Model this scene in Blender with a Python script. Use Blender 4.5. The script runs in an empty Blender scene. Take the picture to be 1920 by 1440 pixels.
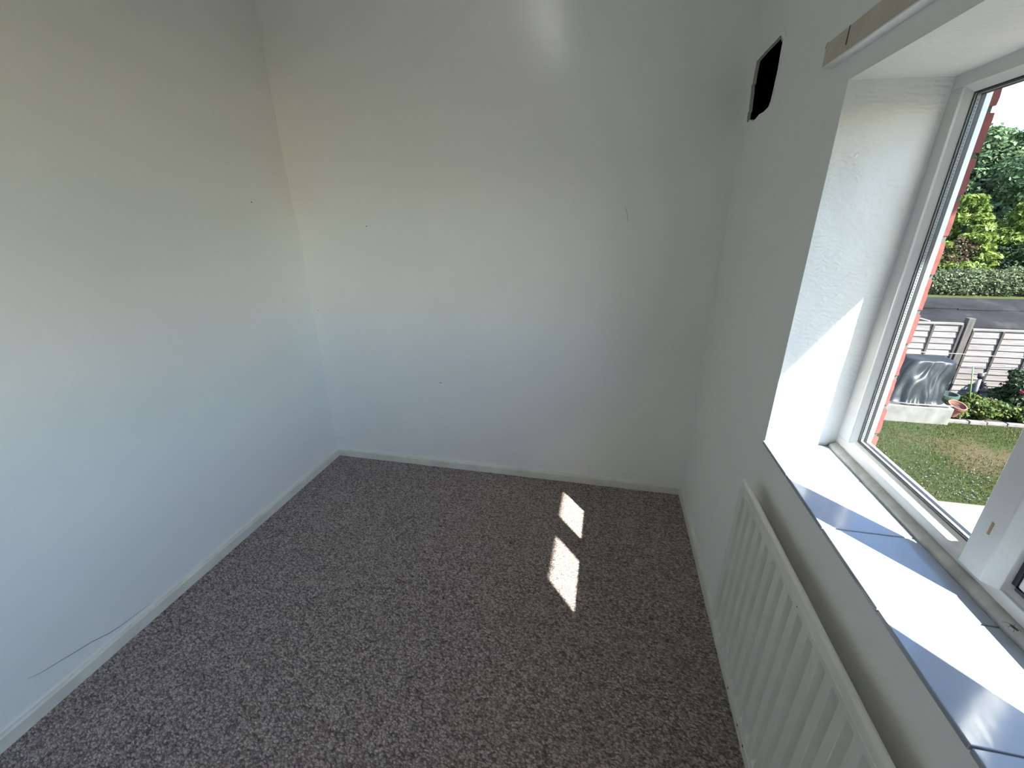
import bpy, bmesh, math, random
import numpy as np
from mathutils import Vector, Matrix, noise

random.seed(7)
RNG = np.random.default_rng(11)
SC = bpy.context.scene
COL = SC.collection

# ------------------------------------------------------------------ camera
F_PX = 785.6321
YAW, PITCH, ROLL = 0.2197, 0.3787, -0.0110
cam_d = bpy.data.cameras.new('camera')
cam = bpy.data.objects.new('camera', cam_d)
COL.objects.link(cam)
cam_d.sensor_width = 36.0
cam_d.lens = F_PX * 36.0 / 1920.0
cam_d.clip_start = 0.02
cam_d.clip_end = 500
_rz = Matrix.Rotation(YAW, 3, 'Z')
_fwd = _rz @ Vector((0, math.cos(PITCH), -math.sin(PITCH)))
_right = _rz @ Vector((1, 0, 0))
_up = _right.cross(_fwd)
_r = _right * math.cos(ROLL) + _up * math.sin(ROLL)
_u = -_right * math.sin(ROLL) + _up * math.cos(ROLL)
_m = Matrix((_r, _u, -_fwd)).transposed().to_4x4()
_m.translation = Vector((-0.4826, -2.0649, 1.4176))
cam.matrix_world = _m
SC.camera = cam

# ------------------------------------------------------------------ sky and sun
TO_SUN = Vector((0.511, -0.604, 0.809)).normalized()
world = bpy.data.worlds.new('sky')
SC.world = world
world.use_nodes = True
wn = world.node_tree
wn.nodes.clear()
w_out = wn.nodes.new('ShaderNodeOutputWorld')
w_bg = wn.nodes.new('ShaderNodeBackground')
w_sky = wn.nodes.new('ShaderNodeTexSky')
w_sky.sky_type = 'NISHITA'
w_sky.sun_disc = False
w_sky.sun_elevation = math.asin(TO_SUN.z)
w_sky.sun_rotation = math.atan2(TO_SUN.x, TO_SUN.y)
w_sky.air_density = 1.0
w_sky.dust_density = 0.3
w_sky.ozone_density = 1.0
w_bg.inputs['Strength'].default_value = 0.92
wn.links.new(w_sky.outputs[0], w_bg.inputs['Color'])
wn.links.new(w_bg.outputs[0], w_out.inputs['Surface'])

sun_d = bpy.data.lights.new('sun', 'SUN')
sun = bpy.data.objects.new('sun', sun_d)
COL.objects.link(sun)
sun_d.energy = 29.0
sun_d.color = (1.0, 0.965, 0.91)
sun_d.angle = 0.0093
sun_d.cycles.use_multiple_importance_sampling = False
sun.location = TO_SUN * 30
sun.rotation_euler = TO_SUN.to_track_quat('Z', 'Y').to_euler()

# sampling portal in the window opening (gives off no light of its own)
por_d = bpy.data.lights.new('window_portal', 'AREA')
por_d.shape = 'RECTANGLE'
por_d.size, por_d.size_y = 0.86, 0.80
por_d.cycles.is_portal = True
por = bpy.data.objects.new('window_portal', por_d)
COL.objects.link(por)
por.matrix_world = Matrix.Translation((0.262, -1.335, 1.25)) @ Vector((-1, 0, 0)).to_track_quat('-Z', 'Y').to_matrix().to_4x4()

por_d2 = bpy.data.lights.new('window_portal', 'AREA')
por_d2.shape = 'RECTANGLE'
por_d2.size, por_d2.size_y = 3.52, 1.10
por_d2.cycles.is_portal = True
por2 = bpy.data.objects.new('window_portal', por_d2)
COL.objects.link(por2)
por2.matrix_world = Matrix.Translation((0.264, -4.225, 1.46)) @ Vector((-1, 0, 0)).to_track_quat('-Z', 'Y').to_matrix().to_4x4()

SC.view_settings.view_transform = 'Standard'
SC.view_settings.look = 'None'
SC.view_settings.gamma = 1.0
SC.view_settings.use_curve_mapping = False
SC.view_settings.exposure = 0.0
cy = SC.cycles
cy.max_bounces = 12
cy.diffuse_bounces = 8
cy.glossy_bounces = 4
cy.use_adaptive_sampling = True
cy.adaptive_threshold = 0.02
cy.transparent_max_bounces = 16
cy.caustics_reflective = True
cy.blur_glossy = 0.0
cy.sample_clamp_indirect = 0.0
cy.use_denoising = True


# ------------------------------------------------------------------ helpers
class MB:
    """collects faces; build() links them as one mesh object"""
    def __init__(self):
        self.v, self.f = [], []

    def add(self, verts, faces):
        o = len(self.v)
        self.v += [tuple(p) for p in verts]
        self.f += [tuple(i + o for i in f) for f in faces]
        return self

    def box(self, a, b):
        x0, y0, z0 = [min(p, q) for p, q in zip(a, b)]
        x1, y1, z1 = [max(p, q) for p, q in zip(a, b)]
        self.add([(x0, y0, z0), (x1, y0, z0), (x1, y1, z0), (x0, y1, z0), (x0, y0, z1), (x1, y0, z1), (x1, y1, z1), (x0, y1, z1)],
                 [(0, 3, 2, 1), (4, 5, 6, 7), (0, 1, 5, 4), (1, 2, 6, 5), (2, 3, 7, 6), (3, 0, 4, 7)])
        return self

    def prism(self, prof, axis, a, b):
        """closed profile (list of 2D points) swept along an axis; 'y': (x,z), 'x': (y,z), 'z': (x,y)"""
        def P(q, t):
            return {'y': (q[0], t, q[1]), 'x': (t, q[0], q[1]), 'z': (q[0], q[1], t)}[axis]
        n = len(prof)
        vs = [P(q, a) for q in prof] + [P(q, b) for q in prof]
        fs = [(i, (i + 1) % n, n + (i + 1) % n, n + i) for i in range(n)]
        fs += [tuple(range(n - 1, -1, -1)), tuple(range(n, 2 * n))]
        return self.add(vs, fs)

    def tube(self, pts, rad, seg=8, cap=True):
        pts = [Vector(p) for p in pts]
        rads = rad if isinstance(rad, (list, tuple)) else [rad] * len(pts)
        vs, fs = [], []
        for i, p in enumerate(pts):
            d = (pts[min(i + 1, len(pts) - 1)] - pts[max(i - 1, 0)]).normalized()
            ref = Vector((0, 0, 1)) if abs(d.z) < 0.9 else Vector((1, 0, 0))
            s = d.cross(ref).normalized()
            t = s.cross(d)
            for k in range(seg):
                a = 2 * math.pi * k / seg
                vs.append(p + (s * math.cos(a) + t * math.sin(a)) * rads[i])
        for i in range(len(pts) - 1):
            for k in range(seg):
                k2 = (k + 1) % seg
                fs.append((i * seg + k, i * seg + k2, (i + 1) * seg + k2, (i + 1) * seg + k))
        if cap:
            fs.append(tuple(range(seg - 1, -1, -1)))
            fs.append(tuple(range((len(pts) - 1) * seg, len(pts) * seg)))
        return self.add(vs, fs)

    def lathe(self, prof, seg=20, base=(0, 0, 0), M=None):
        vs, fs = [], []
        for r, z in prof:
            for k in range(seg):
                a = 2 * math.pi * k / seg
                p = Vector((r * math.cos(a), r * math.sin(a), z))
                if M is not None:
                    p = M @ p
                vs.append(p + Vector(base))
        for i in range(len(prof) - 1):
            for k in range(seg):
                k2 = (k + 1) % seg
                fs.append((i * seg + k, i * seg + k2, (i + 1) * seg + k2, (i + 1) * seg + k))
        return self.add(vs, fs)

    def build(self, name, mat, parent=None, bevel=0.0, smooth=False, seg=2):
        me = bpy.data.meshes.new(name)
        me.from_pydata(self.v, [], self.f)
        bm = bmesh.new()
        bm.from_mesh(me)
        bmesh.ops.recalc_face_normals(bm, faces=bm.faces)
        bm.to_mesh(me)
        bm.free()
        me.materials.append(mat)
        o = bpy.data.objects.new(name, me)
        COL.objects.link(o)
        if parent is not None:
            o.parent = parent
            o.matrix_parent_inverse = parent.matrix_basis.inverted()
        if bevel > 0:
            md = o.modifiers.new('bevel', 'BEVEL')
            md.width = bevel
            md.segments = seg
            md.limit_method = 'ANGLE'
            md.angle_limit = math.radians(35)
        if smooth:
            me.polygons.foreach_set('use_smooth', [True] * len(me.polygons))
        return o


def raw(name, v, f, mat, parent=None, smooth=False):
    me = bpy.data.meshes.new(name)
    me.from_pydata([tuple(p) for p in v], [], f)
    me.materials.append(mat)
    if smooth:
        me.polygons.foreach_set('use_smooth', [True] * len(me.polygons))
    o = bpy.data.objects.new(name, me)
    COL.objects.link(o)
    if parent is not None:
        o.parent = parent
        o.matrix_parent_inverse = parent.matrix_basis.inverted()
    return o


def tag(o, label, cat, group=None, kind=None):
    o['label'] = label
    o['category'] = cat
    if group:
        o['group'] = group
    if kind:
        o['kind'] = kind
    return o


def struct(o, label, cat):
    return tag(o, label, cat, kind='structure')


def empty(name, loc=(0, 0, 0)):
    o = bpy.data.objects.new(name, None)
    o.empty_display_size = 0.05
    COL.objects.link(o)
    o.location = loc
    return o


class NT:
    """small node-graph helper"""
    def __init__(self, name):
        self.m = bpy.data.materials.new(name)
        self.m.use_nodes = True
        self.t = self.m.node_tree
        self.b = self.t.nodes['Principled BSDF']
        self.out = self.t.nodes['Material Output']

    def n(self, typ, **kw):
        nd = self.t.nodes.new(typ)
        for k, v in kw.items():
            if k.startswith('i_'):
                nd.inputs[k[2:].replace('_', ' ')].default_value = v
            else:
                setattr(nd, k, v)
        return nd

    def l(self, a, b):
        self.t.links.new(a, b)

    def coord(self, scale=(1, 1, 1), rot=(0, 0, 0)):
        c = self.n('ShaderNodeTexCoord')
        mp = self.n('ShaderNodeMapping')
        mp.inputs['Scale'].default_value = scale
        mp.inputs['Rotation'].default_value = rot
        self.l(c.outputs['Object'], mp.inputs['Vector'])
        return mp.outputs['Vector']

    def noise(self, vec, scale, detail=3, rough=0.55):
        nd = self.n('ShaderNodeTexNoise')
        nd.inputs['Scale'].default_value = scale
        nd.inputs['Detail'].default_value = detail
        nd.inputs['Roughness'].default_value = rough
        self.l(vec, nd.inputs['Vector'])
        return nd.outputs['Fac']

    def ramp(self, fac, stops):
        r = self.n('ShaderNodeValToRGB')
        el = r.color_ramp.elements
        while len(el) < len(stops):
            el.new(0.5)
        for e, (p, c) in zip(el, stops):
            e.position = p
            e.color = (*c, 1) if len(c) == 3 else c
        self.l(fac, r.inputs['Fac'])
        return r.outputs['Color']

    def mix(self, fac, a, b, mode='MIX'):
        nd = self.n('ShaderNodeMix', data_type='RGBA', blend_type=mode)
        for sock, v in ((0, fac), (6, a), (7, b)):
            if hasattr(v, 'is_linked') or isinstance(v, bpy.types.NodeSocket):
                self.l(v, nd.inputs[sock])
            else:
                nd.inputs[sock].default_value = v if sock == 0 else (*v, 1)
        return nd.outputs[2]

    def bump(self, h, strength, dist, prev=None):
        nd = self.n('ShaderNodeBump')
        nd.inputs['Strength'].default_value = strength
        nd.inputs['Distance'].default_value = dist
        self.l(h, nd.inputs['Height'])
        if prev is not None:
            self.l(prev, nd.inputs['Normal'])
        return nd.outputs['Normal']

    def done(self, col, rough=0.6, normal=None, metallic=0.0, spec=0.5):
        if isinstance(col, bpy.types.NodeSocket):
            self.l(col, self.b.inputs['Base Color'])
        else:
            self.b.inputs['Base Color'].default_value = (*col, 1)
        if isinstance(rough, bpy.types.NodeSocket):
            self.l(rough, self.b.inputs['Roughness'])
        else:
            self.b.inputs['Roughness'].default_value = rough
        self.b.inputs['Metallic'].default_value = metallic
        self.b.inputs['Specular IOR Level'].default_value = spec
        if normal is not None:
            self.l(normal, self.b.inputs['Normal'])
        return self.m


def mat_plain(name, col, rough=0.6, var=0.06, scale=8.0, bump=0.0, bscale=60.0, metallic=0.0, spec=0.5):
    g = NT(name)
    v = g.coord()
    f = g.noise(v, scale, 4)
    c0 = tuple(max(0, c * (1 - var)) for c in col)
    c1 = tuple(min(1, c * (1 + var)) for c in col)
    nrm = None
    if bump > 0:
        nrm = g.bump(g.noise(v, bscale, 3), bump, 0.002)
    return g.done(g.ramp(f, [(0.3, c0), (0.7, c1)]), rough, nrm, metallic, spec)


def mat_paint_wall(name, col=(0.86, 0.855, 0.825)):
    g = NT(name)
    v = g.coord()
    blot = g.noise(v, 1.7, 4, 0.6)
    c = g.ramp(blot, [(0.3, tuple(q * 0.965 for q in col)), (0.7, col)])
    scuff = g.ramp(g.noise(v, 34, 2, 0.6), [(0.74, (0, 0, 0)), (0.80, (1, 1, 1))])
    scuff2 = g.mix(1.0, scuff, g.ramp(g.noise(v, 3.1, 2), [(0.55, (0, 0, 0)), (0.7, (0.35, 0.35, 0.35))]), 'MULTIPLY')
    c = g.mix(scuff2, c, tuple(q * 0.8 for q in col))
    n1 = g.bump(g.noise(v, 3.2, 3, 0.5), 0.35, 0.02)
    n2 = g.bump(g.noise(v, 130, 2, 0.6), 0.10, 0.003, n1)
    return g.done(c, 0.55, n2, spec=0.3)


def mat_textured_plaster(name):
    g = NT(name)
    v = g.coord()
    w = g.n('ShaderNodeTexWave', wave_type='RINGS', rings_direction='Y')
    w.inputs['Scale'].default_value = 26
    w.inputs['Distortion'].default_value = 9
    w.inputs['Detail'].default_value = 2
    w.inputs['Detail Scale'].default_value = 1.4
    g.l(v, w.inputs['Vector'])
    msk = g.ramp(g.noise(v, 9, 2), [(0.45, (0, 0, 0)), (0.62, (1, 1, 1))])
    h = g.mix(1.0, w.outputs['Color'], msk, 'MULTIPLY')
    n1 = g.bump(h, 0.26, 0.004)
    n2 = g.bump(g.noise(v, 22, 4, 0.6), 0.45, 0.008, n1)
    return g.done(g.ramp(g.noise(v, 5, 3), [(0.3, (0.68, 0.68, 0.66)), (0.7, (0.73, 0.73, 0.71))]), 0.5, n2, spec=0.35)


def mat_carpet():
    g = NT('carpet')
    v = g.coord(rot=(0, 0, 0.3))
    vs = g.n('ShaderNodeMapping')
    vs.inputs['Scale'].default_value = (1.0, 1.75, 1.0)
    g.l(v, vs.inputs['Vector'])
    jit = g.n('ShaderNodeTexNoise')
    jit.inputs['Scale'].default_value = 60
    g.l(vs.outputs['Vector'], jit.inputs['Vector'])
    add = g.n('ShaderNodeMix', data_type='RGBA', blend_type='LINEAR_LIGHT')
    add.inputs[0].default_value = 0.010
    g.l(vs.outputs['Vector'], add.inputs[6])
    g.l(jit.outputs['Color'], add.inputs[7])
    vo = g.n('ShaderNodeTexVoronoi')
    vo.inputs['Scale'].default_value = 120
    g.l(add.outputs[2], vo.inputs['Vector'])
    loop = g.ramp(vo.outputs['Distance'], [(0.0, (1, 1, 1)), (0.75, (0, 0, 0))])
    yarn = g.ramp(vo.outputs['Color'], [(0.15, (0.26, 0.215, 0.192)), (0.5, (0.50, 0.425, 0.385)), (0.85, (0.75, 0.65, 0.595))])
    patch = g.ramp(g.noise(v, 14, 3, 0.6), [(0.35, (0.93, 0.91, 0.91)), (0.65, (1.04, 1.03, 1.02))])
    c = g.mix(1.0, yarn, patch, 'MULTIPLY')
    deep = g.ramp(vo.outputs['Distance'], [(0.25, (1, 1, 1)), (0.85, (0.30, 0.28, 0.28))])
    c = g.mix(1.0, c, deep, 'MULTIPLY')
    n = g.bump(loop, 0.9, 0.006)
    n = g.bump(g.noise(v, 420, 2), 0.4, 0.002, n)
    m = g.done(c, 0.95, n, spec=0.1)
    g.b.inputs['Sheen Weight'].default_value = 0.15
    return m


def mat_tile():
    g = NT('glazed_tile')
    v = g.coord()
    st = g.n('ShaderNodeMapping')
    st.inputs['Scale'].default_value = (1.0, 0.35, 1.0)
    st.inputs['Rotation'].default_value = (0, 0, 0.5)
    g.l(v, st.inputs['Vector'])
    n = g.bump(g.noise(st.outputs['Vector'], 30, 2, 0.5), 0.16, 0.004)
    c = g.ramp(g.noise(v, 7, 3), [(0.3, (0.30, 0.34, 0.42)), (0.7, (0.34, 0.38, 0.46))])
    m = g.done(c, 0.14, n, spec=0.55)
    return m


def mat_glass(name='window_glass', f90=0.12, f0=0.003):
    g = NT(name)
    g.t.nodes.remove(g.b)
    lw = g.n('ShaderNodeLayerWeight')
    lw.inputs['Blend'].default_value = 0.5
    pw = g.n('ShaderNodeMath', operation='POWER')
    g.l(lw.outputs['Facing'], pw.inputs[0])
    pw.inputs[1].default_value = 5.0
    fr = g.n('ShaderNodeMath', operation='MULTIPLY_ADD')
    g.l(pw.outputs[0], fr.inputs[0])
    fr.inputs[1].default_value = f90
    fr.inputs[2].default_value = f0
    tr = g.n('ShaderNodeBsdfTransparent')
    tr.inputs['Color'].default_value = (0.975, 0.985, 0.98, 1)
    gl = g.n('ShaderNodeBsdfGlossy')
    gl.inputs['Roughness'].default_value = 0.0
    mx = g.n('ShaderNodeMixShader')
    g.l(fr.outputs[0], mx.inputs[0])
    g.l(tr.outputs[0], mx.inputs[1])
    g.l(gl.outputs[0], mx.inputs[2])
    g.l(mx.outputs[0], g.out.inputs['Surface'])
    return g.m


def mat_leaf(name, cols, trans=0.35, rough=0.5):
    g = NT(name)
    geo = g.n('ShaderNodeNewGeometry')
    stops = [(i / max(1, len(cols) - 1), c) for i, c in enumerate(cols)]
    c = g.ramp(geo.outputs['Random Per Island'], stops)
    g.l(c, g.b.inputs['Base Color'])
    g.b.inputs['Roughness'].default_value = rough
    g.b.inputs['Specular IOR Level'].default_value = 0.25
    tl = g.n('ShaderNodeBsdfTranslucent')
    g.l(c, tl.inputs['Color'])
    mx = g.n('ShaderNodeMixShader')
    mx.inputs[0].default_value = trans
    g.l(g.b.outputs[0], mx.inputs[1])
    g.l(tl.outputs[0], mx.inputs[2])
    g.l(mx.outputs[0], g.out.inputs['Surface'])
    return g.m


def mat_lawn(name, g0, g1, br, patch=None):
    g = NT(name)
    v = g.coord()
    green = g.ramp(g.noise(v, 26, 4, 0.65), [(0.3, g0), (0.7, g1)])
    dn = g.noise(v, 1.1, 4, 0.65)
    if patch is not None:
        sub = g.n('ShaderNodeVectorMath', operation='DISTANCE')
        g.l(v, sub.inputs[0])
        sub.inputs[1].default_value = patch
        ma = g.n('ShaderNodeMath', operation='MULTIPLY_ADD')
        g.l(sub.outputs['Value'], ma.inputs[0])
        ma.inputs[1].default_value = -0.26
        ma.inputs[2].default_value = 0.22
        ad = g.n('ShaderNodeMath', operation='ADD')
        g.l(ma.outputs[0], ad.inputs[0])
        g.l(dn, ad.inputs[1])
        dn = ad.outputs[0]
    dry = g.ramp(dn, [(0.47, (0, 0, 0)), (0.66, (0.85, 0.85, 0.85))])
    straw = g.ramp(g.noise(v, 40, 3), [(0.3, tuple(q * 0.7 for q in br)), (0.7, br)])
    c = g.mix(dry, green, straw)
    n = g.bump(g.noise(v, 60, 4, 0.7), 0.9, 0.03)
    return g.done(c, 0.95, n, spec=0.1)


def mat_brick_wall():
    g = NT('brickwork')
    v = g.coord(rot=(0, math.radians(90), math.radians(90)))
    br = g.n('ShaderNodeTexBrick')
    br.inputs['Color1'].default_value = (0.16, 0.042, 0.034, 1)
    br.inputs['Color2'].default_value = (0.11, 0.034, 0.030, 1)
    br.inputs['Mortar'].default_value = (0.16, 0.145, 0.13, 1)
    br.inputs['Scale'].default_value = 1.0
    br.inputs['Brick Width'].default_value = 0.225
    br.inputs['Row Height'].default_value = 0.084
    br.inputs['Mortar Size'].default_value = 0.006
    g.l(v, br.inputs['Vector'])
    return g.done(br.outputs['Color'], 0.9, g.bump(br.outputs['Fac'], -0.5, 0.006))


def mat_timber(name, c0, c1, axis=0, rough=0.85):
    g = NT(name)
    sc = [14, 14, 14]
    sc[axis] = 1.2
    v = g.coord(scale=tuple(sc))
    info = g.n('ShaderNodeObjectInfo')
    f = g.noise(v, 2.2, 5, 0.65)
    c = g.ramp(f, [(0.25, c0), (0.75, c1)])
    tone = g.ramp(info.outputs['Random'], [(0, (0.84, 0.82, 0.80)), (1, (1.06, 1.05, 1.04))])
    c = g.mix(1.0, c, tone, 'MULTIPLY')
    return g.done(c, rough, g.bump(f, 0.5, 0.004), spec=0.2)


def mat_felt():
    g = NT('roofing_felt')
    v = g.coord()
    c = g.ramp(g.noise(v, 1.3, 5, 0.65), [(0.3, (0.010, 0.0095, 0.010)), (0.55, (0.019, 0.018, 0.019)), (0.78, (0.045, 0.043, 0.043))])
    return g.done(c, 0.85, g.bump(g.noise(v, 2.4, 3), 0.5, 0.05), spec=0.08)


M = {}
M['wall'] = mat_paint_wall('white_wall_paint')
M['ceil'] = mat_plain('ceiling_paint', (0.74, 0.73, 0.69), 0.8, 0.02)
M['plaster'] = mat_textured_plaster('textured_plaster')
M['carpet'] = mat_carpet()
M['skirt'] = mat_plain('cream_gloss_paint', (0.74, 0.725, 0.64), 0.35, 0.10, 9, 0.25, 40)
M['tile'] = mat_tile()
M['grout'] = mat_plain('dirty_grout', (0.13, 0.13, 0.14), 0.9)
M['upvc'] = mat_plain('white_window_frame', (0.62, 0.62, 0.60), 0.32, 0.03, 12, 0.05, 50)
M['bead'] = mat_plain('dirty_sealant', (0.44, 0.435, 0.42), 0.7, 0.25, 22, 0.5, 60)
M['glass'] = mat_glass()
M['glass_outer'] = mat_glass('window_glass_outer', 0.02, 0.0005)
M['alu'] = mat_plain('spacer_aluminium', (0.15, 0.16, 0.165), 0.5, 0.08, 90)
M['rubber'] = mat_plain('black_rubber', (0.012, 0.014, 0.016), 0.5)
M['rad'] = mat_plain('radiator_enamel', (0.74, 0.73, 0.68), 0.28, 0.035, 10, 0.10, 35)
M['radmark'] = mat_plain('chipped_enamel', (0.10, 0.07, 0.05), 0.7)
M['metal'] = mat_plain('dull_chrome', (0.55, 0.55, 0.55), 0.3, 0.05, metallic=1.0)
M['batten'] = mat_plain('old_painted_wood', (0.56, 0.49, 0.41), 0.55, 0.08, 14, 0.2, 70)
M['mark'] = mat_plain('pencil_mark', (0.06, 0.075, 0.05), 0.8)
M['crack'] = mat_plain('plaster_crack', (0.20, 0.21, 0.24), 0.9)
M['tan'] = mat_plain('tan_tape', (0.36, 0.23, 0.12), 0.7)
M['black'] = mat_plain('shaft_black', (0.0015, 0.0015, 0.0015), 1.0, spec=0.0)
M['rawplaster'] = mat_plain('broken_plaster', (0.55, 0.53, 0.46), 0.9, 0.15, 40, 0.6, 90)
M['brickwall'] = mat_brick_wall()
M['brick'] = mat_plain('red_brick', (0.135, 0.036, 0.032), 0.9, 0.30, 30, 0.6, 90)
M['mortar'] = mat_plain('mortar', (0.075, 0.068, 0.060), 0.95, 0.15, 40)
M['white_out'] = mat_plain('white_outdoor_paint', (0.55, 0.55, 0.55), 0.5)
M['rooftile'] = mat_plain('roof_tile', (0.08, 0.05, 0.04), 0.9, 0.3, 10)
M['lawn'] = mat_lawn('lawn', (0.022, 0.032, 0.008), (0.055, 0.068, 0.020), (0.105, 0.078, 0.043), (6.55, 6.35, -2.7))
M['field'] = mat_lawn('far_lawn', (0.040, 0.058, 0.014), (0.060, 0.080, 0.022), (0.07, 0.075, 0.03))
M['blade'] = mat_leaf('grass_blade', [(0.024, 0.040, 0.010), (0.050, 0.066, 0.018), (0.085, 0.075, 0.036)], 0.3)
M['concrete'] = mat_plain('pale_concrete', (0.13, 0.125, 0.11), 0.9, 0.25, 5, 0.5, 20)
M['paving'] = mat_plain('sandy_paving', (0.17, 0.15, 0.11), 0.9, 0.12, 3, 0.3, 20)
M['stone'] = mat_plain('edging_stone', (0.13, 0.12, 0.11), 0.9, 0.25, 9, 0.5, 20)
M['soil'] = mat_plain('garden_soil', (0.028, 0.022, 0.016), 1.0, 0.3, 12, 0.6, 20)
M['fence'] = mat_timber('weathered_fence_board', (0.095, 0.083, 0.081), (0.195, 0.182, 0.181))
M['fencedark'] = mat_timber('dark_fence_batten', (0.030, 0.024, 0.024), (0.062, 0.052, 0.050), 2)
M['post'] = mat_timber('grey_fence_post', (0.045, 0.040, 0.038), (0.095, 0.088, 0.084), 2)
M['felt'] = mat_felt()
M['shed'] = mat_timber('dark_shed_board', (0.030, 0.026, 0.024), (0.060, 0.052, 0.048))
M['tarp'] = mat_plain('grey_tarpaulin', (0.012, 0.0145, 0.0165), 0.42, 0.12, 4, spec=0.22)
M['terracotta'] = mat_plain('terracotta', (0.20, 0.075, 0.055), 0.8)
M['greenpot'] = mat_plain('green_plastic', (0.045, 0.075, 0.06), 0.5)
M['cane'] = mat_plain('green_stake', (0.085, 0.15, 0.045), 0.5)
M['pipe'] = mat_plain('grey_plastic_pipe', (0.13, 0.13, 0.135), 0.4)
M['rope'] = mat_plain('white_cord', (0.25, 0.25, 0.24), 0.7)
M['bark'] = mat_plain('bark', (0.035, 0.028, 0.022), 0.95, 0.3, 12, 0.6, 20)
M['leaf_big'] = mat_leaf('broadleaf', [(0.040, 0.072, 0.034), (0.080, 0.130, 0.056), (0.150, 0.205, 0.105)])
M['leaf_conifer'] = mat_leaf('golden_conifer', [(0.065, 0.105, 0.018), (0.120, 0.165, 0.028), (0.185, 0.220, 0.052)])
M['leaf_hedge'] = mat_leaf('hedge_leaf', [(0.032, 0.055, 0.024), (0.085, 0.110, 0.052), (0.17, 0.18, 0.105)])
M['leaf_rust'] = mat_leaf('rusty_shrub', [(0.045, 0.040, 0.022), (0.085, 0.070, 0.038), (0.11, 0.060, 0.040)])
M['leaf_bed'] = mat_leaf('bed_leaf', [(0.030, 0.055, 0.012), (0.062, 0.092, 0.020), (0.12, 0.14, 0.036)])
M['leaf_rose'] = mat_leaf('rose_leaf', [(0.012, 0.026, 0.010), (0.026, 0.046, 0.018), (0.042, 0.062, 0.026)])
M['petal'] = mat_leaf('rose_petal', [(0.22, 0.012, 0.035), (0.30, 0.03, 0.07)], 0.2)
M['clover'] = mat_leaf('clover_flower', [(0.15, 0.15, 0.13), (0.18, 0.18, 0.165)], 0.2)
M['insect'] = mat_plain('dead_insect', (0.02, 0.015, 0.012), 0.5)

# ------------------------------------------------------------------ room shell
W, Y_NEAR, H = 2.1, -6.20, 2.40
W2 = (-6.00, -2.45, 0.90, 2.02)  # added window behind the camera, lets in fill daylight: y0, y1, z0, z1
ZS, ZH = 0.808, 1.687            # sill and head of the window recess
Y_FAR, Y_END = -0.862, -1.835    # the two jambs
X_FR = 0.174                     # inner face of the window frame

floor = MB().box((-W - 0.1, Y_NEAR - 0.1, -0.12), (0.1, 0.1, 0.0)).build('floor', M['carpet'])
struct(floor, 'brown grey speckled loop pile carpet covering the floor', 'carpet')
ceil = MB().box((-W - 0.1, Y_NEAR - 0.1, H), (0.30, 0.1, H + 0.08)).build('ceiling', M['ceil'])
struct(ceil, 'plain white ceiling above the frame', 'ceiling')
wback = MB().box((-W - 0.1, 0.0, 0.0), (0.17, 0.1, H)).build('wall_back', M['wall'])
struct(wback, 'white painted end wall facing the camera between two corners', 'wall')
wfront = MB().box((-W - 0.1, Y_NEAR - 0.1, 0.0), (0.17, Y_NEAR, H)).build('wall_front', M['wall'])
struct(wfront, 'white painted wall behind the camera', 'wall')

# left wall: a gently uneven plaster face (its far corner wanders by about a centimetre)
def corner_bulge(z):
    pts = [(0.0, 0.0), (0.4, 0.004), (0.8, 0.006), (1.1, 0.000), (1.32, 0.012), (1.48, 0.001), (1.8, -0.002), (2.1, -0.001), (2.4, -0.004)]
    for (a, va), (b, vb) in zip(pts, pts[1:]):
        if z <= b:
            t = (z - a) / (b - a)
            t = t * t * (3 - 2 * t)
            return va + (vb - va) * t
    return 0.0
v, f = [], []
ys = list(np.linspace(Y_NEAR, -0.6, 16)) + list(np.linspace(-0.55, 0.02, 20))
zs = list(np.linspace(0, H, 61))
for yy in ys:
    for zz in zs:
        d = corner_bulge(zz) * math.exp(-(max(0, -yy) / 0.22) ** 2) + 0.004 * noise.noise((yy * 1.3, zz * 1.3, 0.3))
        v.append((-W + d, yy, zz))
nz = len(zs)
for i in range(len(ys) - 1):
    for j in range(nz - 1):
        f.append((i * nz + j, i * nz + j + 1, (i + 1) * nz + j + 1, (i + 1) * nz + j))
n0 = len(v)
v += [(-W - 0.1, Y_NEAR, 0), (-W - 0.1, 0.02, 0), (-W - 0.1, 0.02, H), (-W - 0.1, Y_NEAR, H)]
f.append((n0, n0 + 3, n0 + 2, n0 + 1))
wleft = raw('wall_left', v, f, M['wall'], smooth=True)
struct(wleft, 'long white painted wall on the left with a hairline crack near the baseboard', 'wall')

# hairline crack and small marks on the walls
def wall_strip(name, pts, w, mat, parent, plane):
    """thin raised ribbon along pts (two in-plane coordinates) on a wall"""
    mb = MB()
    for (a, b), wa, wb in zip(zip(pts, pts[1:]), w, w[1:]):
        d = Vector((b[0] - a[0], b[1] - a[1])).normalized()
        nrm = Vector((-d.y, d.x))
        q = [(a[0] + nrm.x * wa, a[1] + nrm.y * wa), (a[0] - nrm.x * wa, a[1] - nrm.y * wa),
             (b[0] - nrm.x * wb, b[1] - nrm.y * wb), (b[0] + nrm.x * wb, b[1] + nrm.y * wb)]
        lo = [plane(u, t, 0.0) for u, t in q]
        hi = [plane(u, t, 0.0006) for u, t in q]
        mb.add(lo + hi, [(0, 1, 2, 3), (4, 5, 6, 7), (0, 1, 5, 4), (1, 2, 6, 5), (2, 3, 7, 6), (3, 0, 4, 7)])
    return mb.build(name, mat, parent)

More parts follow.
